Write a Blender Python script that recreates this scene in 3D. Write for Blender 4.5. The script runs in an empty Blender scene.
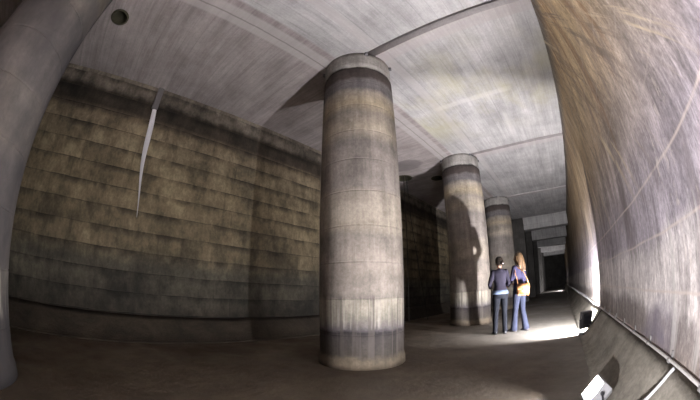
import bpy, bmesh, math, random
from mathutils import Vector, Matrix
random.seed(4)
S = bpy.context.scene
COL = S.collection
PI = math.pi

# ------------------------------------------------------------------ helpers
def link(name, bm, mat=None, parent=None, smooth=False):
    bmesh.ops.recalc_face_normals(bm, faces=bm.faces)
    me = bpy.data.meshes.new(name)
    bm.to_mesh(me); bm.free()
    if mat: me.materials.append(mat)
    if smooth:
        for p in me.polygons: p.use_smooth = True
    o = bpy.data.objects.new(name, me)
    COL.objects.link(o)
    if parent: o.parent = parent
    return o

def tag(o, label=None, cat=None, group=None, kind=None):
    if label: o['label'] = label
    if cat: o['category'] = cat
    if group: o['group'] = group
    if kind: o['kind'] = kind
    return o

def empty(name, loc=(0, 0, 0), rot=(0, 0, 0)):
    o = bpy.data.objects.new(name, None)
    o.empty_display_size = .1
    o.location = loc; o.rotation_euler = rot
    COL.objects.link(o)
    return o

def box(bm, lo, hi):
    v = [bm.verts.new((x, y, z)) for z in (lo[2], hi[2]) for y in (lo[1], hi[1]) for x in (lo[0], hi[0])]
    for f in ((0, 2, 3, 1), (4, 5, 7, 6), (0, 1, 5, 4), (2, 6, 7, 3), (0, 4, 6, 2), (1, 3, 7, 5)):
        bm.faces.new([v[i] for i in f])
    return v

def bbox(bm, lo, hi, w=.01, seg=2):
    b2 = bmesh.new(); box(b2, lo, hi)
    bmesh.ops.bevel(b2, geom=b2.edges[:], offset=w, segments=seg, affect='EDGES')
    me = bpy.data.meshes.new('t'); b2.to_mesh(me); b2.free(); bm.from_mesh(me); bpy.data.meshes.remove(me)

def lathe(bm, prof, seg=64, c=(0, 0, 0), closed=True):
    rings = []
    for r, z in prof:
        rings.append([bm.verts.new((c[0] + r * math.cos(2 * PI * i / seg), c[1] + r * math.sin(2 * PI * i / seg), c[2] + z)) for i in range(seg)])
    for a, b in zip(rings, rings[1:]):
        for i in range(seg):
            bm.faces.new((a[i], a[(i + 1) % seg], b[(i + 1) % seg], b[i]))
    if closed:
        bm.faces.new(rings[0]); bm.faces.new(rings[-1])

def frame(t):
    t = t.normalized()
    u = Vector((0, 0, 1)) if abs(t.z) < .9 else Vector((0, 1, 0))
    a = t.cross(u).normalized(); b = a.cross(t).normalized()
    return a, b

def tube(bm, pts, rad, seg=10, cap=True):
    pts = [Vector(p) for p in pts]
    if not isinstance(rad, (list, tuple)): rad = [rad] * len(pts)
    rings = []
    a0, _ = frame(pts[1] - pts[0])
    for i, p in enumerate(pts):
        t = (pts[min(i + 1, len(pts) - 1)] - pts[max(i - 1, 0)]).normalized()
        a = (a0 - t * a0.dot(t)).normalized(); a0 = a; b = t.cross(a)
        rings.append([bm.verts.new(p + (a * math.cos(2 * PI * k / seg) + b * math.sin(2 * PI * k / seg)) * rad[i]) for k in range(seg)])
    for r, q in zip(rings, rings[1:]):
        for k in range(seg):
            bm.faces.new((r[k], r[(k + 1) % seg], q[(k + 1) % seg], q[k]))
    if cap:
        bm.faces.new(rings[0]); bm.faces.new(rings[-1])

def ball(bm, c, r, seg=16):
    if not isinstance(r, (list, tuple)): r = (r, r, r)
    m = Matrix.Translation(c) @ Matrix.Diagonal((r[0], r[1], r[2], 1))
    bmesh.ops.create_uvsphere(bm, u_segments=seg, v_segments=seg // 2 + 2, radius=1, matrix=m)

def limb(bm, pts, rad, seg=14):
    """tapering limb with rounded joints"""
    tube(bm, pts, rad, seg)
    for p, r in zip(pts, rad): ball(bm, p, r, 14)

def loft(bm, rings, seg=28):
    """rings: (z, cx, cy, rx, ry)"""
    rr = []
    for z, cx, cy, rx, ry in rings:
        rr.append([bm.verts.new((cx + rx * math.cos(2 * PI * i / seg), cy + ry * math.sin(2 * PI * i / seg), z)) for i in range(seg)])
    for a, b in zip(rr, rr[1:]):
        for i in range(seg):
            bm.faces.new((a[i], a[(i + 1) % seg], b[(i + 1) % seg], b[i]))
    bm.faces.new(rr[0]); bm.faces.new(rr[-1])

def remeshed(name, bm, mat, parent, voxel=.008, smooth=4):
    """fuse overlapping closed shells into one continuous skin"""
    bmesh.ops.recalc_face_normals(bm, faces=bm.faces)
    me = bpy.data.meshes.new('tmp'); bm.to_mesh(me); bm.free()
    t = bpy.data.objects.new('tmp', me); COL.objects.link(t)
    m = t.modifiers.new('r', 'REMESH'); m.mode = 'VOXEL'; m.voxel_size = voxel; m.use_smooth_shade = True
    s = t.modifiers.new('s', 'SMOOTH'); s.factor = .5; s.iterations = smooth
    dg = bpy.context.evaluated_depsgraph_get()
    out = bpy.data.meshes.new_from_object(t.evaluated_get(dg))
    out.name = name
    bpy.data.objects.remove(t); bpy.data.meshes.remove(me)
    out.materials.clear(); out.materials.append(mat)
    for p in out.polygons: p.use_smooth = True
    o = bpy.data.objects.new(name, out); COL.objects.link(o)
    if parent: o.parent = parent
    return o

# ------------------------------------------------------------------ materials
class NT:
    def __init__(s, name):
        s.m = bpy.data.materials.new(name); s.m.use_nodes = True
        s.t = s.m.node_tree; s.n = s.t.nodes; s.l = s.t.links
        s.b = s.n['Principled BSDF']
        g = s.n.new('ShaderNodeNewGeometry'); s.P = g.outputs['Position']
        sp = s.n.new('ShaderNodeSeparateXYZ'); s.l.new(s.P, sp.inputs[0])
        s.X, s.Y, s.Z = sp.outputs
    def set(s, sock, v):
        if hasattr(v, 'is_output') or isinstance(v, bpy.types.NodeSocket): s.l.new(v, sock)
        else: sock.default_value = v
    def math(s, op, a, b=0, c=0, clamp=False):
        n = s.n.new('ShaderNodeMath'); n.operation = op; n.use_clamp = clamp
        s.set(n.inputs[0], a); s.set(n.inputs[1], b); s.set(n.inputs[2], c)
        return n.outputs[0]
    def noise(s, scale, det=4, rough=.6, sc=(1, 1, 1), off=(0, 0, 0), dist=0):
        mp = s.n.new('ShaderNodeMapping'); s.l.new(s.P, mp.inputs[0])
        mp.inputs['Scale'].default_value = sc; mp.inputs['Location'].default_value = off
        n = s.n.new('ShaderNodeTexNoise'); s.l.new(mp.outputs[0], n.inputs['Vector'])
        n.inputs['Scale'].default_value = scale; n.inputs['Detail'].default_value = det
        n.inputs['Roughness'].default_value = rough; n.inputs['Distortion'].default_value = dist
        return n.outputs[0]
    def ramp(s, f, stops, interp='LINEAR'):
        n = s.n.new('ShaderNodeValToRGB'); n.color_ramp.interpolation = interp
        e = n.color_ramp.elements
        while len(e) < len(stops): e.new(.5)
        for el, (p, c) in zip(e, stops):
            el.position = p
        for el, (p, c) in zip(e, stops):
            el.color = (*((c,) * 3 if isinstance(c, (int, float)) else c), 1)
        s.set(n.inputs[0], f)
        return n.outputs[0]
    def mr(s, v, a, b, c=0, d=1, smooth=False):
        n = s.n.new('ShaderNodeMapRange')
        if smooth: n.interpolation_type = 'SMOOTHSTEP'
        s.set(n.inputs[0], v)
        for i, q in enumerate((a, b, c, d)): n.inputs[i + 1].default_value = q
        return n.outputs[0]
    def mix(s, f, a, b, mode='MIX'):
        n = s.n.new('ShaderNodeMix'); n.data_type = 'RGBA'; n.blend_type = mode
        s.set(n.inputs[0], f)
        s.set(n.inputs[6], a if not isinstance(a, tuple) else (*a, 1)); s.set(n.inputs[7], b if not isinstance(b, tuple) else (*b, 1))
        return n.outputs[2]
    def mul(s, col, f):
        """multiply a colour by a scalar socket"""
        return s.mix(1, col, f, 'MULTIPLY')
    def band(s, v, lo, hi, e=.03):
        a = s.mr(v, lo - e, lo + e); b = s.mr(v, hi - e, hi + e, 1, 0)
        return s.math('MULTIPLY', a, b)
    def done(s, col, rough=.85, bump=None, strength=.3, dist=.01, spec=.3):
        s.set(s.b.inputs['Base Color'], col if not isinstance(col, tuple) else (*col, 1))
        s.set(s.b.inputs['Roughness'], rough)
        s.b.inputs['Specular IOR Level'].default_value = spec
        if bump is not None:
            n = s.n.new('ShaderNodeBump'); n.inputs['Strength'].default_value = strength
            n.inputs['Distance'].default_value = dist
            s.l.new(bump, n.inputs['Height']); s.l.new(n.outputs[0], s.b.inputs['Normal'])
        return s.m

def plain(name, col, rough=.6, metal=0, spec=.4):
    k = NT(name)
    n = k.noise(30, 3)
    c = k.mul(k.mix(0, col, col), k.mr(n, .2, .8, .82, 1.12))
    m = k.done(c, rough, n, .1, .002, spec)
    k.b.inputs['Metallic'].default_value = metal
    return m

H = 4.95
XR, XL = .80, -5.64
CX, CY, SP, CR = -2.73, 3.417, 5.052, .61
LIFT = .366

def zline(k, z, width, period=LIFT, ph=.46):
    """dark construction joints at every lift of the formwork, slightly wavy"""
    w = k.math('ADD', z, k.math('MULTIPLY', k.math('SUBTRACT', k.noise(1.6, 2), .5), .035))
    f = k.math('FRACT', k.math('DIVIDE', k.math('SUBTRACT', w, ph - 20 * period), period))
    d = k.math('MINIMUM', f, k.math('SUBTRACT', 1, f))
    return k.mr(d, 0, width / period, 1, 0), f

# --- columns
def mat_column(dim_blotch=False):
    k = NT('dimmed_blotchy_column_concrete' if dim_blotch else 'column_concrete')
    zz = k.math('ADD', k.Z, k.math('MULTIPLY', k.math('SUBTRACT', k.noise(3, 5, .65), .5), .16))
    G = (.20, .175, .155); T = (.33, .275, .20); D = (.05, .043, .038); L = (.34, .32, .28); B = (.13, .12, .125)
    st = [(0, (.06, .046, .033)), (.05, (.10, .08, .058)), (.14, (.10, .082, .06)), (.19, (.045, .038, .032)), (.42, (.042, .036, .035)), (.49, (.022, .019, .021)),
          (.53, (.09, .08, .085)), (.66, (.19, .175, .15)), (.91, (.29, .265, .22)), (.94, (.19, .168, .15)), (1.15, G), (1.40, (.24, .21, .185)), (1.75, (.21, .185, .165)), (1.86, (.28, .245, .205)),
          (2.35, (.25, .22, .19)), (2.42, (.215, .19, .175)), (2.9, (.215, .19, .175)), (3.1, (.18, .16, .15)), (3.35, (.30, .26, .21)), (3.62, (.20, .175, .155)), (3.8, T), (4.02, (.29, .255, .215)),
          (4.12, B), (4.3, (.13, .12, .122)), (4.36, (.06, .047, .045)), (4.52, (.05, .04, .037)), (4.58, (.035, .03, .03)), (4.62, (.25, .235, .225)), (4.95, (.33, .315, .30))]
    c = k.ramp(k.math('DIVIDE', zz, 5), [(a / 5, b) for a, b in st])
    streak = k.noise(7, 5, .7, (1, 1, .07))
    c = k.mul(c, k.mr(streak, .3, .7, .72, 1.22))
    c = k.mul(c, k.mr(k.noise(1.7, 6, .7, off=(3, 1, 4)), .32, .68, .6, 1.4))
    c = k.mul(c, k.mr(k.noise(26, 4, .7), .25, .75, .78, 1.18))
    if dim_blotch:
        blotch = k.mr(k.noise(1.3, 4, .6, (1, 1, .8), (2, 5, 3)), .40, .62)
        c = k.mix(k.mr(blotch, 0, 1, .97, .7), c, (.045, .042, .045))  # lens edge falloff painted into the colour, the concrete's own blotches left showing
    # run marks on the lower two lifts
    drip = k.noise(16, 3, .6, (1, 1, .03), (4, 2, 0))
    dm = k.math('MULTIPLY', k.band(k.Z, .15, .97, .04), k.mr(drip, .5, .62))
    c = k.mix(k.math('MULTIPLY', dm, .6), c, (.07, .06, .055))
    drip2 = k.noise(19, 3, .6, (1, 1, .03), (9, 7, 0))
    dm2 = k.math('MULTIPLY', k.band(k.Z, .55, .93, .03), k.mr(drip2, .54, .64))
    c = k.mix(k.math('MULTIPLY', dm2, .3), c, (.5, .47, .42))
    ln, _ = zline(k, k.Z, .006, .473, .93)
    ln = k.math('MULTIPLY', ln, k.mr(k.noise(1.8, 3, off=(9, 2, 2)), .4, .6, .1, 1))
    c = k.mix(k.math('MULTIPLY', ln, .4), c, (.04, .035, .03))
    h = k.math('ADD', k.math('MULTIPLY', k.noise(22, 6, .7), .6), k.math('MULTIPLY', ln, -.8))
    return k.done(c, .82, h, .45, .012)

def mat_left_wall():
    k = NT('left_wall_concrete')
    zz = k.math('ADD', k.Z, k.math('MULTIPLY', k.math('SUBTRACT', k.noise(2.2, 5, .65, (1, 1, 1)), .5), .2))
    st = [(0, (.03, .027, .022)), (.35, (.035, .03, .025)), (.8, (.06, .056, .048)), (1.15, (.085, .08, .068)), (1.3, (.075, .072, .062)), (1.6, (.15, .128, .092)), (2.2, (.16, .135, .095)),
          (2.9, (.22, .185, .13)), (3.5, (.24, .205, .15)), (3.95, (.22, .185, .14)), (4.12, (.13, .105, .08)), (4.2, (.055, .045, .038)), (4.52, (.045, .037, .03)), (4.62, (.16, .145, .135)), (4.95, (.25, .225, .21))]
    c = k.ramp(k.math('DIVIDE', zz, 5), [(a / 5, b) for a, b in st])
    c = k.mul(c, k.mr(k.noise(1.1, 5, .7), .32, .68, .4, 1.55))
    c = k.mul(c, k.mr(k.noise(5, 5, .75, (1, 1, .45)), .28, .72, .5, 1.5))
    c = k.mul(c, k.mr(k.noise(24, 4, .7), .25, .75, .8, 1.2))
    c = k.mix(1, c, (.58, .55, .48), 'MULTIPLY')
    # each poured lift: dirty upper edge that runs down
    ln, f = zline(k, k.Z, .013)
    dirt = k.math('MULTIPLY', k.mr(f, .55, 1, 0, 1, True), k.mr(k.noise(2.4, 4, .6, (1, 1, .6), (5, 5, 5)), .35, .6))
    c = k.mul(c, k.mr(dirt, 0, 1, 1, .3))
    # shuttering panels: upright joints that jump from lift to lift
    row = k.math('FLOOR', k.math('DIVIDE', k.math('SUBTRACT', k.Z, .46 - 20 * LIFT), LIFT))
    sh = k.math('FRACT', k.math('MULTIPLY', k.math('SINE', k.math('MULTIPLY', row, 12.9)), 43.7))
    u = k.math('ADD', k.math('DIVIDE', k.Y, 1.15), sh)
    fu = k.math('FRACT', k.math('ADD', u, 40)); du = k.math('MINIMUM', fu, k.math('SUBTRACT', 1, fu))
    vl = k.math('MULTIPLY', k.mr(du, 0, .016, 1, 0), k.mr(k.noise(.8, 2, .5, off=(7, 7, 7)), .45, .55))
    tone = k.math('FRACT', k.math('MULTIPLY', k.math('SINE', k.math('ADD', k.math('MULTIPLY', k.math('FLOOR', k.math('ADD', u, 40)), 7.7), k.math('MULTIPLY', row, 3.1))), 91.7))
    c = k.mul(c, k.mr(tone, 0, 1, .85, 1.15))
    ln = k.math('MULTIPLY', ln, k.mr(k.noise(.9, 4, .6, off=(1, 6, 2)), .38, .6, .15, 1))
    m = k.math('MAXIMUM', ln, k.math('MULTIPLY', vl, .45))
    c = k.mix(k.math('MULTIPLY', m, .7), c, (.015, .013, .011))
    h = k.math('ADD', k.noise(14, 6, .7), k.math('MULTIPLY', m, -1.2))
    return k.done(c, .85, h, .5, .02)

def mat_right_wall():
    k = NT('right_wall_concrete')
    zz = k.math('ADD', k.Z, k.math('MULTIPLY', k.math('SUBTRACT', k.noise(1.3, 5, .65, (1, 1, .6)), .5), .5))
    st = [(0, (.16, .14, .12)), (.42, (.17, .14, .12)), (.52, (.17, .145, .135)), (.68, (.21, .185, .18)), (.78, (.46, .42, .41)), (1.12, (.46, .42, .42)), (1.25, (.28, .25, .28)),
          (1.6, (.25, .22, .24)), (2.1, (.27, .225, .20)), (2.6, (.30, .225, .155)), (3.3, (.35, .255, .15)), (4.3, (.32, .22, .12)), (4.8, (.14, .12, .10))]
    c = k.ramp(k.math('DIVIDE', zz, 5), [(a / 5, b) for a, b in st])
    c = k.mul(c, k.mr(k.noise(8, 6, .75, (1, 1, .14), dist=.8), .32, .68, .58, 1.45))
    c = k.mul(c, k.mr(k.noise(1.2, 5, .65), .3, .7, .6, 1.4))
    c = k.mul(c, k.mr(k.noise(34, 5, .8, (1, 1, .6)), .28, .72, .55, 1.5))
    # rusty runs and slanting scrapes on the upper half
    up = k.mr(k.Z, 1.7, 2.6)
    r1 = k.math('MULTIPLY', k.mr(k.noise(2.6, 4, .6, (1, 1, .05), (3, 9, 1), .4), .55, .68), up)
    c = k.mix(k.math('MULTIPLY', r1, .8), c, (.15, .07, .03))
    rot = k.n.new('ShaderNodeVectorRotate'); rot.rotation_type = 'X_AXIS'; rot.inputs['Angle'].default_value = math.radians(38)
    k.l.new(k.P, rot.inputs['Vector'])
    mp = k.n.new('ShaderNodeMapping'); k.l.new(rot.outputs[0], mp.inputs[0]); mp.inputs['Scale'].default_value = (1, 1.0, .05)
    ns = k.n.new('ShaderNodeTexNoise'); k.l.new(mp.outputs[0], ns.inputs['Vector']); ns.inputs['Scale'].default_value = 7; ns.inputs['Detail'].default_value = 5; ns.inputs['Roughness'].default_value = .7
    sc = k.math('MULTIPLY', k.mr(ns.outputs[0], .56, .66), k.mr(k.Z, 1.4, 2.2))
    c = k.mix(k.math('MULTIPLY', sc, .75), c, (.52, .42, .29))
    sd = k.math('MULTIPLY', k.mr(ns.outputs[0], .44, .34), up)
    c = k.mix(k.math('MULTIPLY', sd, .65), c, (.09, .07, .06))
    pk = k.math('MULTIPLY', k.mr(k.noise(11, 5, .8, (1, 1, .5), (8, 1, 5)), .57, .66), k.mr(k.noise(.9, 3, .6, off=(1, 4, 1)), .4, .6))
    c = k.mix(k.math('MULTIPLY', pk, .6), c, (.50, .44, .40))
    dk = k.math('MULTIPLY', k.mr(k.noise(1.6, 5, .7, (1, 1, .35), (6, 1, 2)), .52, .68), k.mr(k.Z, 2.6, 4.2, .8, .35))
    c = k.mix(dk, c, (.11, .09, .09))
    # violet damp bloom low down
    v = k.math('MULTIPLY', k.math('MULTIPLY', k.band(k.Z, .42, .8, .1), k.mr(k.Y, 2.0, 3.2, 1, 0)), k.mr(k.noise(1.5, 3, .5, off=(2, 4, 8)), .42, .58))
    c = k.mix(k.math('MULTIPLY', v, .5), c, (.16, .145, .22))
    c = k.mix(k.math('MULTIPLY', k.math('MULTIPLY', k.mr(k.noise(12, 3, .6, (1, 1, .04), (1, 8, 3)), .58, .66), k.band(k.Z, .45, 1.25, .1)), .5), c, (.50, .48, .46))
    ln, _ = zline(k, k.Z, .014)
    keep = k.mr(k.Z, 1.75, 1.9, 1, .25)
    ln = k.math('MULTIPLY', ln, keep)
    ln = k.math('MULTIPLY', ln, k.mr(k.noise(3, 4, .7, off=(4, 4, 4)), .3, .5, .3, 1))
    c = k.mix(k.math('MULTIPLY', ln, .75), c, (.50, .42, .38))
    h = k.math('ADD', k.noise(18, 6, .75, (1, 1, .7)), k.math('MULTIPLY', k.noise(3, 4, .6), .8))
    return k.done(c, .7, h, .55, .02)

def mat_ceiling():
    k = NT('ceiling_concrete')
    side = k.mr(k.X, -2.75, -2.7)
    xl = k.noise(3.2, 5, .7, (.12, 1, 1)); yl = k.noise(3.2, 5, .7, (1, .12, 1))
    xf = k.noise(16, 4, .7, (.06, 1, 1)); yf = k.noise(16, 4, .7, (1, .06, 1))
    n1 = k.mix(side, xl, yl); n2 = k.mix(side, xf, yf)
    base = k.mix(side, (.30, .265, .262), (.40, .388, .392))
    c = k.mul(base, k.mr(n1, .3, .7, .8, 1.18)); c = k.mul(c, k.mr(n2, .3, .7, .84, 1.14))
    # board joints
    def boards(s, w, wd):
        f = k.math('FRACT', k.math('DIVIDE', k.math('ADD', s, 50), w)); d = k.math('MINIMUM', f, k.math('SUBTRACT', 1, f))
        return k.mr(d, 0, wd / w, 1, 0)
    bl = k.mix(side, boards(k.Y, .23, .008), boards(k.X, .23, .008))
    c = k.mul(c, k.mr(bl, 0, 1, 1, .80))
    c = k.mul(c, k.mr(k.noise(1.3, 5, .65), .3, .7, .78, 1.2))
    c = k.mul(c, k.mr(k.noise(30, 4, .7), .25, .75, .87, 1.12))
    # smooth cast strips beside the column line with a dark crack between them
    s1 = k.math('MAXIMUM', k.band(k.X, -3.2, -2.86, .02), k.band(k.X, -2.12, -1.95, .02))
    c = k.mix(k.math('MULTIPLY', s1, .55), c, (.44, .41, .41))
    wob = k.math('ADD', k.X, k.math('MULTIPLY', k.math('SUBTRACT', k.noise(4, 3), .5), .03))
    c = k.mix(k.math('MULTIPLY', k.band(wob, -3.05, -3.035, .012), .75), c, (.07, .06, .055))
    # pale patched strip across the bay and dabs of filler
    p = k.math('MULTIPLY', k.band(k.Y, 5.36, 5.52, .03), k.band(k.X, -2.1, -.3, .1))
    p2 = k.math('MULTIPLY', k.band(k.X, -.72, -.60, .02), k.band(k.Y, 6.3, 7.5, .15))
    c = k.mix(k.math('MULTIPLY', k.math('MAXIMUM', p, p2), .45), c, (.56, .54, .53))
    # pale band next to each expansion gap
    g = k.math('FRACT', k.math('DIVIDE', k.math('SUBTRACT', k.Y, 3.16 - 20 * SP), SP))
    gb = k.math('MULTIPLY', k.band(k.math('MULTIPLY', g, SP), -.1, .30, .015), side)
    c = k.mix(k.math('MULTIPLY', gb, .5), c, (.42, .37, .37))
    # yellow mineral bloom
    y = k.math('MULTIPLY', k.mr(k.noise(.9, 4, .6, (1, .6, 1), (2.3, 1.1, 0)), .48, .66), side)
    y = k.math('MULTIPLY', y, k.band(k.Y, 3.8, 6.8, .6))
    c = k.mix(k.math('MULTIPLY', y, .5), c, (.42, .39, .24))
    # dark rounded patch by the shafts
    for sx, sy, rx, ry in ((-4.35, 7.75, .62, .42),):
        dx = k.math('DIVIDE', k.math('SUBTRACT', k.X, sx), rx); dy = k.math('DIVIDE', k.math('SUBTRACT', k.Y, sy), ry)
        d = k.math('SQRT', k.math('ADD', k.math('MULTIPLY', dx, dx), k.math('MULTIPLY', dy, dy)))
        c = k.mix(k.math('MULTIPLY', k.mr(d, .85, 1.05, 1, 0), .5), c, (.10, .09, .095))
    h = k.math('ADD', k.math('MULTIPLY', bl, -.5), k.math('ADD', n2, k.noise(20, 5, .7)))
    return k.done(c, .8, h, .35, .012)

def mat_floor():
    k = NT('floor_concrete')
    c = k.ramp(k.noise(.55, 6, .65, dist=.4), [(.3, (.05, .037, .025)), (.5, (.085, .064, .045)), (.7, (.13, .105, .078))])
    c = k.mul(c, k.mr(k.noise(3.5, 5, .7), .25, .75, .65, 1.35))
    c = k.mul(c, k.mr(k.noise(30, 4, .7), .25, .75, .8, 1.2))
    r = k.mr(k.noise(.8, 4, .6, off=(5, 2, 0)), .35, .65, .45, .9)
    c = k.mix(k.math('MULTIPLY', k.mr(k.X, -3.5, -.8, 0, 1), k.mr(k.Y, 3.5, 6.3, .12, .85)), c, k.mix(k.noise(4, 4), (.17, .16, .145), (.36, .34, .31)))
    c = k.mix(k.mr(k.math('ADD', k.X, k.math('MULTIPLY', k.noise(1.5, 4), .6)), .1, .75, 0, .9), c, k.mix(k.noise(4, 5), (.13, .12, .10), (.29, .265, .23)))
    return k.done(c, r, k.math('ADD', k.noise(9, 6, .7), k.math('MULTIPLY', k.noise(1.2, 3), 2)), .5, .02, .35)

def mat_bank(light):
    k = NT('bank_render_light' if light else 'bank_render_dark')
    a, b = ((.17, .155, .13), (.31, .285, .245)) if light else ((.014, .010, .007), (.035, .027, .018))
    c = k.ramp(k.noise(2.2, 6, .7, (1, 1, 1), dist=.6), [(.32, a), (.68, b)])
    c = k.mul(c, k.mr(k.noise(28, 4, .7), .25, .75, .75, 1.25))
    c = k.mul(c, k.mr(k.noise(5, 4, .7, (1, .3, 1)), .3, .7, .75, 1.25))
    return k.done(c, .85, k.noise(10, 6, .7), .6, .03)

def mat_generic(name, lo, hi):
    k = NT(name)
    c = k.ramp(k.noise(1.5, 6, .65), [(.3, lo), (.7, hi)])
    c = k.mul(c, k.mr(k.noise(7, 5, .7, (1, 1, .1)), .3, .7, .75, 1.2))
    ln, _ = zline(k, k.Z, .012)
    c = k.mix(k.math('MULTIPLY', ln, .4), c, (.04, .035, .03))
    return k.done(c, .85, k.noise(15, 5, .7), .4, .015)

M_col_dim = mat_column(True)
M_col, M_left, M_right, M_ceil, M_floor = mat_column(), mat_left_wall(), mat_right_wall(), mat_ceiling(), mat_floor()
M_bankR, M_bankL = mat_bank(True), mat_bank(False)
M_pier = mat_generic('pier_concrete', (.045, .042, .04), (.10, .095, .09))
M_beam = mat_generic('beam_concrete', (.32, .31, .31), (.46, .45, .45))
M_end = mat_generic('end_wall_concrete', (.04, .038, .035), (.08, .075, .07))
M_hole = plain('shaft_lining', (.06, .055, .035), .9)

# ------------------------------------------------------------------ the setting
Y0, Y1 = -7.0, 47.0
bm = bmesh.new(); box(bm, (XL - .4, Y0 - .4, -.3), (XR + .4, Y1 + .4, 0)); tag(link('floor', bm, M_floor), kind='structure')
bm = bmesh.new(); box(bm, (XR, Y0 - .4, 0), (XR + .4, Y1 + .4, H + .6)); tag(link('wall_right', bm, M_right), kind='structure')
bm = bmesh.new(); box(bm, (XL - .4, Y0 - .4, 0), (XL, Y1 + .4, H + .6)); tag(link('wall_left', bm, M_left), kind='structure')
bm = bmesh.new(); box(bm, (XL, Y0 - .4, 0), (XR, Y0, H)); tag(link('wall_back', bm, M_end), kind='structure')
bm = bmesh.new(); box(bm, (XL, Y1, 0), (XR, Y1 + .4, H)); tag(link('wall_front', bm, M_end), kind='structure')

def wedge(name, x0, x1, mat):      # x0 foot, x1 wall face
    bm = bmesh.new()
    n = 240; prev = None
    for i in range(n + 1):
        y = Y0 + (Y1 - Y0) * i / n
        j = random.uniform(-.008, .008)
        s = 1 if x1 > x0 else -1
        r = [bm.verts.new(p) for p in ((x0 - s * .02 + j, y, -.004), (x0 + s * .08, y, .018 + j), (x0 + s * .17 + j, y, .085 + j), (x0 + s * .27 + j, y, .21 - j), (x0 + s * .36, y, .345 + j), (x1, y, .435 + j), (x1, y, -.004))]
        if prev:
            for a in range(7): bm.faces.new((prev[a], prev[(a + 1) % 7], r[(a + 1) % 7], r[a]))
        else: bm.faces.new(r)
        prev = r
    bm.faces.new(prev)
    return tag(link(name, bm, mat, None, True), kind='structure')
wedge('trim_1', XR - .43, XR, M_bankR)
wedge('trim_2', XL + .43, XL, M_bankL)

# ceiling: slabs with an open expansion gap at each column line, round shafts cut through
HOLES = [(-3.97, -1.03, .17), (-4.91, 8.63, .27), (-3.94, 9.35, .20)]
bm = bmesh.new()
T = .45
def slab(x0, y0, x1, y1):
    hs = [h for h in HOLES if x0 < h[0] < x1 and y0 < h[1] < y1]
    if not hs: box(bm, (x0, y0, H), (x1, y1, H + T)); return
    hx, hy, hr = hs[0]; m = hr * 1.6
    for a in ((x0, y0, x1, hy - m), (x0, hy + m, x1, y1), (x0, hy - m, hx - m, hy + m), (hx + m, hy - m, x1, hy + m)):
        slab(*a)
    n = 32; rings = []
    for z in (H, H + T):
        sq = []; ci = []
        for i in range(n):
            a = 2 * PI * i / n; cx, cy = math.cos(a), math.sin(a); k = 1 / max(abs(cx), abs(cy))
            sq.append(bm.verts.new((hx + m * cx * k, hy + m * cy * k, z))); ci.append(bm.verts.new((hx + hr * cx, hy + hr * cy, z)))
        rings.append((sq, ci))
    for i in range(n):
        j = (i + 1) % n
        for sq, ci in rings: bm.faces.new((sq[i], sq[j], ci[j], ci[i]))
        bm.faces.new((rings[0][1][i], rings[0][1][j], rings[1][1][j], rings[1][1][i]))
GAPW = .17
gaps = [3.13 + SP * i for i in range(-2, 4)]
ys = [Y0 - .4] + gaps + [Y1 + .4]
slab(XL, Y0 - .4, CX, Y1 + .4)                      # left of the column line: unbroken
for a, b in zip(ys, ys[1:]):
    slab(CX, a + (GAPW / 2 if a in gaps else 0), XR, b - (GAPW / 2 if b in gaps else 0))
box(bm, (CX, Y0 - .4, H + .36), (XR, Y1 + .4, H + T + .1))
box(bm, (XL - .4, Y0 - .4, H + T + .001), (XR + .4, Y1 + .4, H + T + .2))
tag(link('ceiling', bm, M_ceil), kind='structure')

for i, (lab, (hx, hy, hr)) in enumerate(zip((
        'round dark shaft opening in the ceiling beside the huge near column',
        'wide round dark shaft opening in the ceiling with ropes hanging from it',
        'small round dark shaft opening in the ceiling next to the second column'), HOLES)):
    bm = bmesh.new(); n = 32
    lathe(bm, [(hr - .012, -.02), (hr + .02, -.02), (hr + .02, -.001), (hr - .001, -.001), (hr - .001, T), (hr - .012, T), (hr - .012, -.02)], n, (hx, hy, H), False)
    o = link('shaft_sleeve', bm, M_hole, None, True)
    tag(o, lab, 'shaft', None, 'thing')
M_dark = plain('dark_rope', (.02, .018, .016), .9)
bm = bmesh.new(); tube(bm, [(-4.98, 8.72, H + .3), (-4.98, 8.72, 3), (-4.97, 8.71, .02)], .014, 8)
tag(link('hanging_rope', bm, M_dark), 'dark rope hanging straight down from the wide ceiling shaft', 'rope')
bm = bmesh.new(); tube(bm, [(-4.86, 8.66, H + .3), (-4.8, 8.75, 3.4), (-4.68, 8.95, 1.7), (-4.5, 9.2, .02)], .014, 8)
tag(link('hanging_rope', bm, M_dark), 'dark rope slanting away as it falls from the wide ceiling shaft', 'rope')

# mineral streak running down the left wall from a plug under the ceiling
k = NT('calcite'); M_calc = k.done(k.mul(k.ramp(k.noise(6, 4, .6, (1, 1, .2)), [(.3, (.55, .54, .58)), (.7, (.85, .85, .9))]), k.mr(k.Z, 2.4, 4.1, .35, 1)), .35, k.noise(20, 4), .3, .01, .5)
e = empty('mineral_streak', (XL, .55, 4.6)); tag(e, 'white mineral streak running down the dark left wall from a grey plug', 'mineral deposit')
bm = bmesh.new()
n = 26; prev = None
for i in range(n + 1):
    f = i / n; z = 4.42 - 2.25 * f; w = (.045 + .02 * math.sin(5 * f)) * (1 - f) ** .55 + .004; y = .50 + .16 * f + .012 * math.sin(9 * f); d = .035 * (1 - f) + .004
    r = [bm.verts.new((XL + .001, y - w, z)), bm.verts.new((XL + d * .7, y - w * .6, z)), bm.verts.new((XL + d, y, z)), bm.verts.new((XL + d * .7, y + w * .6, z)), bm.verts.new((XL + .001, y + w, z))]
    if prev:
        for a in range(4): bm.faces.new((prev[a], prev[a + 1], r[a + 1], r[a]))
    prev = r
o = link('deposit', bm, M_calc, None, True); o.parent = e; o.matrix_parent_inverse = Matrix.Translation(e.location).inverted()
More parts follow.
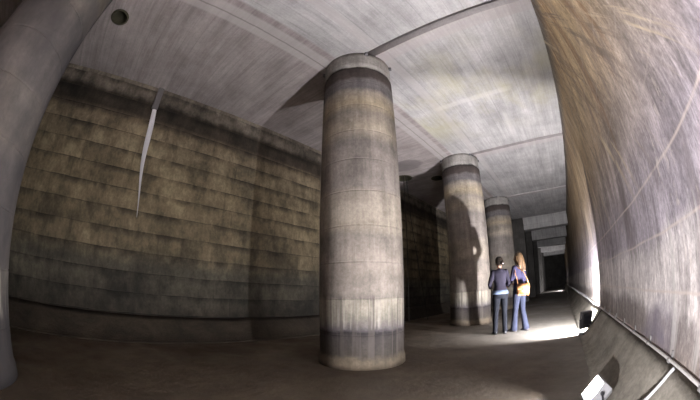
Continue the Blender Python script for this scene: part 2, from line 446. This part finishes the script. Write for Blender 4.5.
bm = bmesh.new(); bbox(bm, (XL + .001, .42, 4.4), (XL + .07, .56, 4.94), .012)
o = link('plug', bm, plain('plug_grey', (.13, .12, .125), .8), e); o.matrix_parent_inverse = Matrix.Translation(e.location).inverted()

# ------------------------------------------------------------------ columns
def column_mesh():
    bm = bmesh.new()
    prof = [(CR + .02, 0), (CR + .018, .10), (CR + .004, .14), (CR, .16), (CR, .18)]
    z = .46
    zs = [.457, .93, 1.40, 1.876, 2.35, 2.822, 3.295, 3.768, 4.24]
    for q in zs: prof += [(CR, q - .02), (CR, q - .008), (CR - .006, q), (CR, q + .008), (CR, q + .02)]
    prof += [(CR, 4.54), (CR, 4.56), (CR - .02, 4.575), (CR - .02, 4.59)]
    lathe(bm, prof, 96)
    return bm
def cap_mesh():
    bm = bmesh.new()
    lathe(bm, [(CR - .012, 4.588), (CR - .012, 4.72), (CR - .006, 4.86), (CR - .004, H - .001)], 96)
    return bm
def notch_mesh(a):
    bm = bmesh.new()
    bbox(bm, (-.03, -.02, -.05), (.03, .07, .008), .006)
    bmesh.ops.transform(bm, matrix=Matrix.Rotation(a, 4, 'Z') @ Matrix.Translation((0, CR - .03, H - .012)), verts=bm.verts)
    return bm
labels = ['', '', 'round concrete column directly behind the two women, with a shadow on its shaft',
          'slender distant round concrete column partly hidden behind the two women']
labels[0] = 'huge dim concrete column cut off by the picture edge, beside the ceiling shaft'
labels[1] = 'large brightly lit round concrete column in the middle with drip-stained base'
c0 = empty('concrete_column', (CX, CY, 0))
M_tie = plain('tie_block', (.16, .155, .165), .8)
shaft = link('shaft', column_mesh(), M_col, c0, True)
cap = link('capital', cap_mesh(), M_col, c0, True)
cap['label'] = 'pale cement collar'
for a in (2.3, -2.2, -1.2): link('tie_block', notch_mesh(a), M_tie, c0)
tag(c0, labels[1], 'column', 'round concrete columns in a row', 'thing')
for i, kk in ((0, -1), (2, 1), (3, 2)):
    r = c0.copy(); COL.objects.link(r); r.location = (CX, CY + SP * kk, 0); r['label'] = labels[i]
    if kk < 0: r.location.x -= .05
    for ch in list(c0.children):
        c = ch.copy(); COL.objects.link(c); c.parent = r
        if kk < 0 and ch is shaft: c.data = c.data.copy(); c.data.materials[0] = M_col_dim
r.rotation_euler = (0, 0, 1.1)

# square piers and downstand beams of the far portals
words = ['first', 'second', 'third', 'fourth', 'fifth']
for i in range(5):
    y = CY + SP * (3 + i)
    bm = bmesh.new(); bbox(bm, (-3.35, y - .35, 0), (-2.1, y + (.35 if i < 3 else 1.6), H - .004), .02)
    o = link('concrete_pier', bm, M_pier)
    tag(o, '%s square concrete pier beyond the round columns down the tunnel' % words[i], 'pier', 'square piers of the far portals', 'thing')
    bm = bmesh.new(); bbox(bm, (-2.1 + .002, y - .3, 4.22), (XR - .002, y + .3, H - .004), .015)
    o = link('concrete_beam', bm, M_beam)
    tag(o, '%s downstand concrete beam crossing from pier to right wall down the tunnel' % words[i], 'beam', 'downstand beams of the far portals', 'thing')

# ------------------------------------------------------------------ conduit along the right wall
M_pipe = plain('galvanised_conduit', (.50, .48, .47), .42, 0, .5)
M_clip = plain('conduit_clip', (.30, .29, .29), .45, .5)
e = empty('conduit_pipe', (XR - .03, 2, .455)); tag(e, 'long pale conduit pipe clipped along the foot of the right wall', 'pipe')
INV = Matrix.Translation(e.location).inverted()
bm = bmesh.new(); tube(bm, [(XR - .027 + .004 * math.sin(y * 1.7), y, .452 + .006 * math.sin(y * 1.1)) for y in [Y0 + .5 * j for j in range(1, 106)]], .0105, 12)
o = link('pipe', bm, M_pipe, e, True); o.matrix_parent_inverse = INV
for j in range(40):
    y = -1 + .55 * j
    bm = bmesh.new(); tube(bm, [(XR - .027, y - .012, .452), (XR - .027, y + .012, .452)], .016, 12); bbox(bm, (XR - .012, y - .012, .452), (XR - .001, y + .012, .505), .002)
    o = link('clip', bm, M_clip, e); o.matrix_parent_inverse = INV
bm = bmesh.new()
tube(bm, [(.762, 1.61, .442), (.745, 1.64, .41), (.70, 1.65, .36), (.63, 1.66, .29), (.55, 1.70, .20), (.48, 1.82, .10), (.46, 1.95, .04), (.47, 2.08, .03)], .012, 12)
tag(link('power_cable', bm, plain('pale_cable', (.45, .46, .48), .45), None, True), 'pale flexible cable dropping from the wall conduit to the near floodlight', 'cable')
bm = bmesh.new()
tube(bm, [(.755, 5.2, .445), (.72, 5.22, .40), (.65, 5.26, .29), (.57, 5.34, .20), (.535, 5.42, .19)], .008, 8)
tag(link('power_cable', bm, M_dark, None, True), 'short dark cable from the conduit to the black floodlight by the women', 'cable')

# ------------------------------------------------------------------ floodlights
def emis(name, s, col=(1, .97, .98)):
    m = bpy.data.materials.new(name); m.use_nodes = True; nt = m.node_tree; nt.nodes.clear()
    e = nt.nodes.new('ShaderNodeEmission'); e.inputs[0].default_value = (*col, 1); e.inputs[1].default_value = s
    o = nt.nodes.new('ShaderNodeOutputMaterial'); nt.links.new(e.outputs[0], o.inputs[0]); return m
def glassmat():
    m = bpy.data.materials.new('lamp_glass'); m.use_nodes = True; nt = m.node_tree; nt.nodes.clear()
    t = nt.nodes.new('ShaderNodeBsdfTransparent'); g = nt.nodes.new('ShaderNodeBsdfGlossy'); g.inputs['Roughness'].default_value = .05
    x = nt.nodes.new('ShaderNodeMixShader'); x.inputs[0].default_value = .05
    o = nt.nodes.new('ShaderNodeOutputMaterial'); nt.links.new(t.outputs[0], x.inputs[1]); nt.links.new(g.outputs[0], x.inputs[2]); nt.links.new(x.outputs[0], o.inputs[0]); return m
M_glass = glassmat()
M_black = plain('black_housing', (.025, .025, .03), .45, 0, .5)
M_grey = plain('grey_housing', (.36, .36, .38), .45, 0, .5)
M_refl = plain('white_reflector', (.8, .8, .8), .4)

def floodlight(loc, az, tilt, strength, label, mat, w=.25, h=.22, d=.10, ground=0., rec=.03, roll=0):
    """az: heading of the beam measured from +Y towards -X; tilt: upward"""
    e = empty('floodlight', (loc[0], loc[1], ground), (0, 0, az))
    tag(e, label, 'floodlight', 'floodlights on the tunnel floor')
    zc = loc[2] - ground
    R = Matrix.Translation((0, 0, zc)) @ Matrix.Rotation(roll, 4, 'Y') @ Matrix.Rotation(tilt, 4, 'X')
    def add(name, bm, mt, sm=False, par=e):
        bmesh.ops.transform(bm, matrix=R, verts=bm.verts); return link(name, bm, mt, par, sm)
    bm = bmesh.new()      # open-fronted shell with thick rim
    def rect(a, b, y): return [bm.verts.new((x, y, z)) for x, z in ((-a, -b), (a, -b), (a, b), (-a, b))]
    W, Hh = w / 2, h / 2
    rs = [rect(W * .8, Hh * .8, -d), rect(W, Hh, -d * .72), rect(W, Hh, -.012), rect(W, Hh, 0), rect(W - .012, Hh - .012, 0), rect(W - .014, Hh - .014, -rec), rect(W - .016, Hh - .016, -rec - .015)]
    bm.faces.new(rs[0])
    for p, q in zip(rs, rs[1:]):
        for i in range(4): bm.faces.new((p[i], p[(i + 1) % 4], q[(i + 1) % 4], q[i]))
    hs = add('housing', bm, mat)
    bm = bmesh.new(); box(bm, (-W + .0145, -rec - .0145, -Hh + .0145), (W - .0145, -rec - .012, Hh - .0145)); add('reflector', bm, M_refl)
    bm = bmesh.new()
    for i in range(5):
        x = -W * .5 + W * .25 * i
        box(bm, (x - .004, -d - .02, -Hh * .6), (x + .004, -d + .003, Hh * .6))
    add('cooling_fins', bm, mat)
    bm = bmesh.new(); box(bm, (-.04, -rec - .012, -.028), (.04, -rec - .004, .028)); add('lamp_panel', bm, emis('floodlight_glow', strength))
    bm = bmesh.new(); box(bm, (-W + .013, -.008, -Hh + .013), (W - .013, -.005, Hh - .013)); add('glass', bm, M_glass)
    # bracket with two side arms and a foot bar
    bm = bmesh.new(); W2 = W + .012
    bot = -zc + .004
    tube(bm, [(-W2, -d * .4, 0), (-W2, -d * .4 - .02, bot * .5), (-W2, -d * .4, bot)], .008, 8)
    tube(bm, [(W2, -d * .4, 0), (W2, -d * .4 - .02, bot * .5), (W2, -d * .4, bot)], .008, 8)
    box(bm, (-W2 - .008, -d * .4 - .09, bot - .003), (W2 + .008, -d * .4 + .09, bot + .008))
    for s in (-1, 1): tube(bm, [(s * (W2 - .012), -d * .4, 0), (s * (W2 + .014), -d * .4, 0)], .016, 10)
    bmesh.ops.transform(bm, matrix=Matrix.Translation((0, 0, zc)), verts=bm.verts)
    link('bracket', bm, M_black, e)
    return e

def az(dx, dy): return math.atan2(-dx, dy)
WATT = 1.0
floodlight((.32, 2.33, .145), az(-.985, -.17), math.radians(41), 26000 * WATT, 'glaring white floodlight with grey housing on the floor nearest the camera, where the cable ends', M_grey, w=.24, h=.21, d=.13, ground=.0, rec=.075)
floodlight((.47, 5.62, .27), az(-.50, .87), math.radians(10), 55000 * WATT, 'black floodlight seen from behind at the foot of the bank near the women', M_black, w=.25, h=.30, ground=.02, rec=.015)
floodlight((.30, 31.5, .24), az(-1, .35), math.radians(20), 20000 * WATT, 'tiny bright floodlight on the floor at the far end of the tunnel', M_black, ground=.0)
floodlight((-1.2, -1.8, .45), az(.866, .5), math.radians(24), 52000 * WATT, 'floodlight on the floor behind the viewer aimed at the right wall', M_black, d=.15, ground=.0, rec=.09)

# ------------------------------------------------------------------ people
M_skin = plain('skin', (.36, .21, .15), .55)
def cloth(name, col):
    k = NT(name); n = k.noise(9, 4, .6, (1, 1, .5))
    return k.done(k.mul(k.mix(0, col, col), k.mr(n, .3, .7, .85, 1.12)), .85, k.math('ADD', n, k.math('MULTIPLY', k.noise(180, 2), .15)), .5, .02, .15)
def hairmat(name, a, b):
    k = NT(name); n = k.noise(60, 4, .6, (1, 1, .06)); return k.done(k.ramp(n, [(.3, a), (.7, b)]), .45, n, .6, .01, .5)

def lerp(a, b, t): return Vector(a) * (1 - t) + Vector(b) * t
def hand(bm, wrist, d, side, curl=.5, inward=None):
    """palm and five fingers continuing along direction d; thumb on the inner side"""
    d = Vector(d).normalized(); w = Vector(wrist)
    across = Vector(inward).normalized(); across = (across - d * across.dot(d)).normalized(); nrm = d.cross(across).normalized() * side
    palm = w + d * .05
    tube(bm, [w - d * .02, w + d * .02, w + d * .05, w + d * .085], [.024, .027, .031, .028], 12)
    for off in (-.018, 0, .018):
        tube(bm, [w + d * .005 + across * off * .6, w + d * .085 + across * off * 1.3], [.013, .012], 8); ball(bm, w + d * .085 + across * off * 1.3, .0125, 8)
    for j, (off, ln) in enumerate(((.030, .068), (.010, .076), (-.010, .070), (-.029, .055))):
        p0 = w + d * .082 + across * off; dd = d.copy(); pts = [p0]
        for s in range(3):
            dd = (dd * math.cos(curl * .55) + nrm * math.sin(curl * .55)).normalized(); pts.append(pts[-1] + dd * ln * (.42, .32, .26)[s])
        tube(bm, pts, [.0092, .0088, .0082, .007], 8)
        for p in pts: ball(bm, p, .0088, 8)
    p0 = w + d * .022 + across * .022; td = (d * .7 + across * .75 + nrm * .25).normalized(); p1 = p0 + td * .036; p2 = p1 + (td * .8 + d * .5).normalized() * .028
    tube(bm, [p0, p1, p2], [.013, .0105, .009], 8); ball(bm, p1, .0105, 8); ball(bm, p2, .009, 8)

def person(name, loc, rot, height, label, spec):
    e = empty(name, loc, (0, 0, rot)); tag(e, label, 'person'); e.scale = (height / 1.7,) * 3
    sh = spec['shoulder']; AR = spec['arms']; LG = spec['legs']; hd = spec['head']   # hd: yaw of the head
    hip = spec.get('hip', .172)
    bm = bmesh.new()
    tors = [(.80, 0, -.005, hip * .86, .095), (.88, 0, -.012, hip, .115), (.97, 0, -.008, hip * .9, .105), (1.07, 0, .0, .118, .088), (1.15, 0, .004, .125, .092), (1.25, 0, .008, .145, .105), (1.33, 0, .0, sh * .93, .098), (1.385, 0, -.008, sh * .82, .078), (1.42, 0, -.012, .095, .062), (1.445, 0, -.008, .06, .052)]
    loft(bm, tors)
    tube(bm, [(0, -.012, 1.40), (0, -.006, 1.46), (0, .004, 1.52)], [.062, .05, .048], 16)
    Rh = Matrix.Translation((0, .005, 1.50)) @ Matrix.Rotation(hd[0], 4, 'Z') @ Matrix.Rotation(hd[1], 4, 'X') @ Matrix.Translation((0, -.005, -1.50))
    hb = bmesh.new()
    ball(hb, (0, -.012, 1.612), (.074, .088, .088), 24); ball(hb, (0, .022, 1.555), (.058, .066, .068), 20); ball(hb, (0, .062, 1.510), (.026, .024, .022), 12)
    tube(hb, [(0, .082, 1.60), (0, .098, 1.572), (0, .106, 1.560)], [.010, .012, .013], 8); ball(hb, (0, .103, 1.562), .0135, 10)
    for s in (-1, 1):
        ball(hb, (s * .074, -.008, 1.585), (.010, .020, .032), 12); ball(hb, (s * .035, .060, 1.553), (.022, .024, .02), 10); ball(hb, (s * .028, .074, 1.612), (.022, .014, .010), 10)
    ball(hb, (0, .084, 1.532), (.024, .010, .007), 10); ball(hb, (0, .083, 1.522), (.020, .010, .007), 10)
    bmesh.ops.transform(hb, matrix=Rh, verts=hb.verts); me = bpy.data.meshes.new('t'); hb.to_mesh(me); hb.free(); bm.from_mesh(me); bpy.data.meshes.remove(me)
    for s, (el, wr, hdir, curl) in zip((-1, 1), AR):
        a = (s * (sh - .025), -.008, 1.365)
        limb(bm, [a, lerp(a, el, .5), el, lerp(el, wr, .35), wr], [.050, .043, .036, .037, .025])
        hand(bm, wr, hdir, s, curl, (-s, .25, .1))
    for s, (kn, an, fd) in zip((-1, 1), LG):
        a = (s * .088, -.005, .86)
        limb(bm, [a, lerp(a, kn, .45), kn, lerp(kn, an, .3), lerp(kn, an, .7), an], [.088, .074, .052, .053, .040, .034])
        an = Vector(an); f = Vector((math.sin(fd), math.cos(fd), 0))
        tube(bm, [an + Vector((0, 0, -.035)) - f * .04, an + Vector((0, 0, -.04)) + f * .05, an + Vector((0, 0, -.055)) + f * .14], [.030, .033, .022], 12)
    remeshed('body', bm, M_skin, e, .0075, 3)
    # eyes
    for s in (-1, 1):
        bm = bmesh.new(); ball(bm, (s * .029, .0745, 1.598), .0105, 12); bmesh.ops.transform(bm, matrix=Rh, verts=bm.verts)
        link('eye', bm, plain('eye_dark', (.08, .06, .05), .2), e, True)
    # top
    bm = bmesh.new(); g = .014; hem = spec['hem']
    rg = [(z, cx, cy, rx + g, ry + g) for z, cx, cy, rx, ry in tors if z > hem + .02 and z < 1.43]
    z0, _, cy0, rx0, ry0 = min(((z, cx, cy, rx, ry) for z, cx, cy, rx, ry in tors if z > hem), key=lambda q: q[0])
    rg = [(hem, 0, cy0, rx0 + g + .006, ry0 + g + .006)] + rg
    loft(bm, rg)
    tube(bm, [(0, -.012, 1.40), (0, -.010, 1.445)], [.075, .062], 16)
    for s, (el, wr, hdir, curl) in zip((-1, 1), AR):
        a = (s * (sh - .025), -.008, 1.365)
        w2 = lerp(el, wr, spec['sleeve'])
        limb(bm, [a, lerp(a, el, .5), el], [.062, .054, .048]); tube(bm, [el, lerp(el, w2, .5), w2], [.047, .045, .039], 14)
    remeshed(spec['top_name'], bm, spec['top'], e, .011, 4)
    if 'shirt' in spec:
        bm = bmesh.new(); loft(bm, [(hem - .045, 0, -.012, hip + .019, .131), (hem - .01, 0, -.012, hip + .018, .129), (hem + .04, 0, -.01, hip + .010, .120)])
        link('shirt_hem', bm, spec['shirt'], e, True)
    # trousers
    bm = bmesh.new()
    loft(bm, [(.79, 0, -.006, hip * .92, .108), (.85, 0, -.014, hip + .012, .126), (.92, 0, -.012, hip + .008, .122), (1.0, 0, -.006, hip * .9 + .006, .110)])
    fl = spec['flare']
    for s, (kn, an, fd) in zip((-1, 1), LG):
        a = Vector((s * .088, -.005, .86)); kn = Vector(kn); an = Vector(an); en = an + Vector((0, -.01, -.045))
        limb(bm, [a, lerp(a, kn, .45), kn], [.097, .083, .064])
        tube(bm, [kn, lerp(kn, en, .35), lerp(kn, en, .75), en], [.064, .062 + fl * .2, .056 + fl * .7, .056 + fl], 16)
    remeshed('trousers', bm, spec['trousers'], e, .011, 4)
    for s, (kn, an, fd) in zip((-1, 1), LG):
        bm = bmesh.new(); an = Vector(an); f = Vector((math.sin(fd), math.cos(fd), 0)); u = Vector((0, 0, 1))
        hl = spec['heel']
        bz = an.z - .08
        p = [an - f * .045 - u * .035, an + f * .02 - u * .038, an + f * .09 - u * .052, an + f * .165 - u * .062]
        tube(bm, p, [.034, .040, .036, .020], 14); ball(bm, p[0], .034, 12); ball(bm, p[-1], .020, 10)
        q = an - f * .055; box(bm, (q.x - .022, q.y - .022, bz), (q.x + .022, q.y + .022, bz + .05))
        for t in (.3, .6, .85):
            q = lerp(p[0], p[-1], t); box(bm, (q.x - .03, q.y - .03, bz), (q.x + .03, q.y + .03, bz + .018))
        remeshed('shoe', bm, spec['shoe'], e, .007, 2)
    # hair
    bm = bmesh.new()
    ball(bm, (0, -.022, 1.618), (.086, .094, .094), 24)
    for i in range(9):
        a = PI * (.0 + i / 8); x, y = .078 * math.cos(a), -.015 - .085 * math.sin(a)
        if spec['hair_style'] == 'long':
            L = spec['hair_len'] + random.uniform(-.03, .03)
            tube(bm, [(x, y, 1.63), (x * 1.08, y * 1.12 - .01, 1.52), (x * 1.05 + random.uniform(-.02, .02), y * 1.25 - .02, 1.42), (x * .85, y * 1.3 - .03, L)], [.026, .030, .030, .010], 8)
        else:
            tube(bm, [(x, y, 1.62), (x * .9, y * 1.04, 1.56), (x * .5, y * .95 - .012, 1.535)], [.022, .02, .012], 8)
    if spec['hair_style'] == 'bun':
        ball(bm, (.02, -.115, 1.55), (.05, .046, .048), 16); ball(bm, (0, -.045, 1.56), (.070, .07, .07), 16)
        for i in range(5): ball(bm, (.02 + .03 * math.cos(i * 1.26), -.125, 1.55 + .03 * math.sin(i * 1.26)), .022, 10)
    bmesh.ops.transform(bm, matrix=Rh, verts=bm.verts)
    remeshed('hair', bm, spec['hair'], e, .0075, 1)
    return e

w1 = dict(shoulder=.178, head=(math.radians(20), math.radians(-4)), hem=.93, sleeve=.92, top_name='jumper', top=cloth('dark_mauve_knit', (.016, .014, .024)), shirt=cloth('pale_blue_shirt', (.10, .13, .20)),
          trousers=cloth('black_trousers', (.006, .007, .011)), shoe=plain('black_shoe', (.012, .012, .014), .3), flare=.004, heel=.05, hair_style='bun', hair=hairmat('dark_hair', (.008, .006, .005), (.025, .016, .011)),
          arms=[((-.245, -.03, 1.11), (-.19, .17, 1.03), (.25, .95, .1), .5), ((.215, -.02, 1.11), (.15, .18, 1.05), (-.25, .95, .1), .5)],
          legs=[((-.105, .015, .47), (-.125, 0, .08), -.15), ((.10, .02, .47), (.115, .01, .08), .2)])
w2 = dict(shoulder=.172, head=(math.radians(12), math.radians(-2)), hem=.90, sleeve=.95, top_name='jumper', top=cloth('violet_knit', (.024, .022, .05)),
          trousers=cloth('blue_grey_jeans', (.017, .02, .036)), shoe=plain('dark_shoe', (.05, .045, .05), .4), flare=.030, heel=.03, hair_style='long', hair_len=1.30, hair=hairmat('blonde_hair', (.025, .015, .009), (.12, .07, .035)),
          arms=[((-.225, .03, 1.12), (-.17, .20, 1.0), (.1, .8, -.3), .6), ((.225, .02, 1.12), (.15, .22, 1.03), (-.4, .85, 0), .6)],
          legs=[((-.095, .05, .47), (-.10, .10, .08), -.1), ((.10, .0, .47), (.12, -.09, .08), .15)])
person('person', (-1.36, 6.34, 0), math.radians(26), 1.63, 'woman seen from behind with pinned-up dark hair, mauve jumper over pale blue shirt, black trousers', w1)
p2 = person('person', (-.965, 6.60, 0), math.radians(58), 1.70, 'woman with long fair hair, violet jumper and flared blue-grey jeans, bag at her hip', w2)

# handbag on the hip of the fair-haired woman
k = NT('tan_leather'); M_bag = k.done(k.ramp(k.noise(14, 4, .6), [(.35, (.18, .06, .018)), (.65, (.34, .17, .07))]), .45, k.noise(40, 3), .3, .005, .5)
M_strap = plain('tan_strap', (.42, .20, .08), .5)
e = empty('handbag', (-.965, 6.60, .86), (0, 0, math.radians(20))); tag(e, 'tan leather shoulder bag hanging at the hip of the fair-haired woman', 'bag')
bm = bmesh.new()
b2 = bmesh.new(); box(b2, (-.15, -.045, -.125), (.15, .045, .125))
bmesh.ops.bevel(b2, geom=b2.edges[:], offset=.03, segments=3, affect='EDGES')
for v in b2.verts:
    v.co.x *= 1 - .25 * (v.co.z + .1); v.co.y *= 1 - .9 * (v.co.z - .02)
me = bpy.data.meshes.new('t'); b2.to_mesh(me); b2.free(); bm.from_mesh(me); bpy.data.meshes.remove(me)
BX, BY, BZ = .04, -.225, .045
bmesh.ops.translate(bm, vec=(BX, BY, BZ), verts=bm.verts)
link('bag_body', bm, M_bag, e, True)
bm = bmesh.new(); bbox(bm, (BX - .14, BY - .062, BZ + .0), (BX + .14, BY - .04, BZ + .115), .012); link('flap', bm, M_bag, e, True)
bm = bmesh.new(); bbox(bm, (BX - .015, BY - .075, BZ - .015), (BX + .015, BY - .055, BZ + .02), .004); link('buckle', bm, plain('brass', (.75, .6, .35), .3, 1), e)
bm = bmesh.new()
tube(bm, [(BX + .12, BY, BZ + .11), (BX + .11, BY + .02, .25), (BX + .03, BY + .05, .42), (-.06, -.12, .53), (-.10, -.02, .57), (-.11, .08, .50), (-.16, .07, .35)], [.010] * 7, 8)
tube(bm, [(BX - .12, BY, BZ + .11), (BX - .13, BY + .0, .25), (-.12, -.18, .40), (-.10, -.12, .52), (-.10, -.02, .57)], [.010] * 5, 8)
link('strap', bm, M_strap, e, True)

# ------------------------------------------------------------------ world, camera, view
w = bpy.data.worlds.new('World'); S.world = w; w.use_nodes = True
w.node_tree.nodes['Background'].inputs[0].default_value = (0, 0, 0, 1)

cd = bpy.data.cameras.new('camera'); cam = bpy.data.objects.new('camera', cd); COL.objects.link(cam); S.camera = cam
cd.type = 'PANO'; cd.panorama_type = 'FISHEYE_EQUISOLID'; cd.sensor_fit = 'HORIZONTAL'; cd.sensor_width = 36
cd.fisheye_lens = 301.0 / 700 * 36; cd.fisheye_fov = math.radians(220); cd.shift_y = .08375
cd.clip_start = .02; cd.clip_end = 200
pitch, yaw, roll = .1997, .7112, -.0067
def ray(x, y, f):
    x, y = math.cos(roll) * x - math.sin(roll) * y, math.sin(roll) * x + math.cos(roll) * y
    up = y * math.cos(pitch) + f * math.sin(pitch); fw = f * math.cos(pitch) - y * math.sin(pitch)
    return Vector((x * math.cos(yaw) - fw * math.sin(yaw), x * math.sin(yaw) + fw * math.cos(yaw), up))
r, u, f = ray(1, 0, 0), ray(0, 1, 0), ray(0, 0, 1)
m = Matrix((r, u, -f)).transposed().to_4x4(); m.translation = (0, 0, 1)
cam.matrix_world = m

S.view_settings.view_transform = 'Standard'; S.view_settings.look = 'None'; S.view_settings.exposure = -.3; S.view_settings.gamma = 1
S.view_settings.use_curve_mapping = False
S.cycles.max_bounces = 6; S.cycles.diffuse_bounces = 4; S.cycles.sample_clamp_indirect = 4
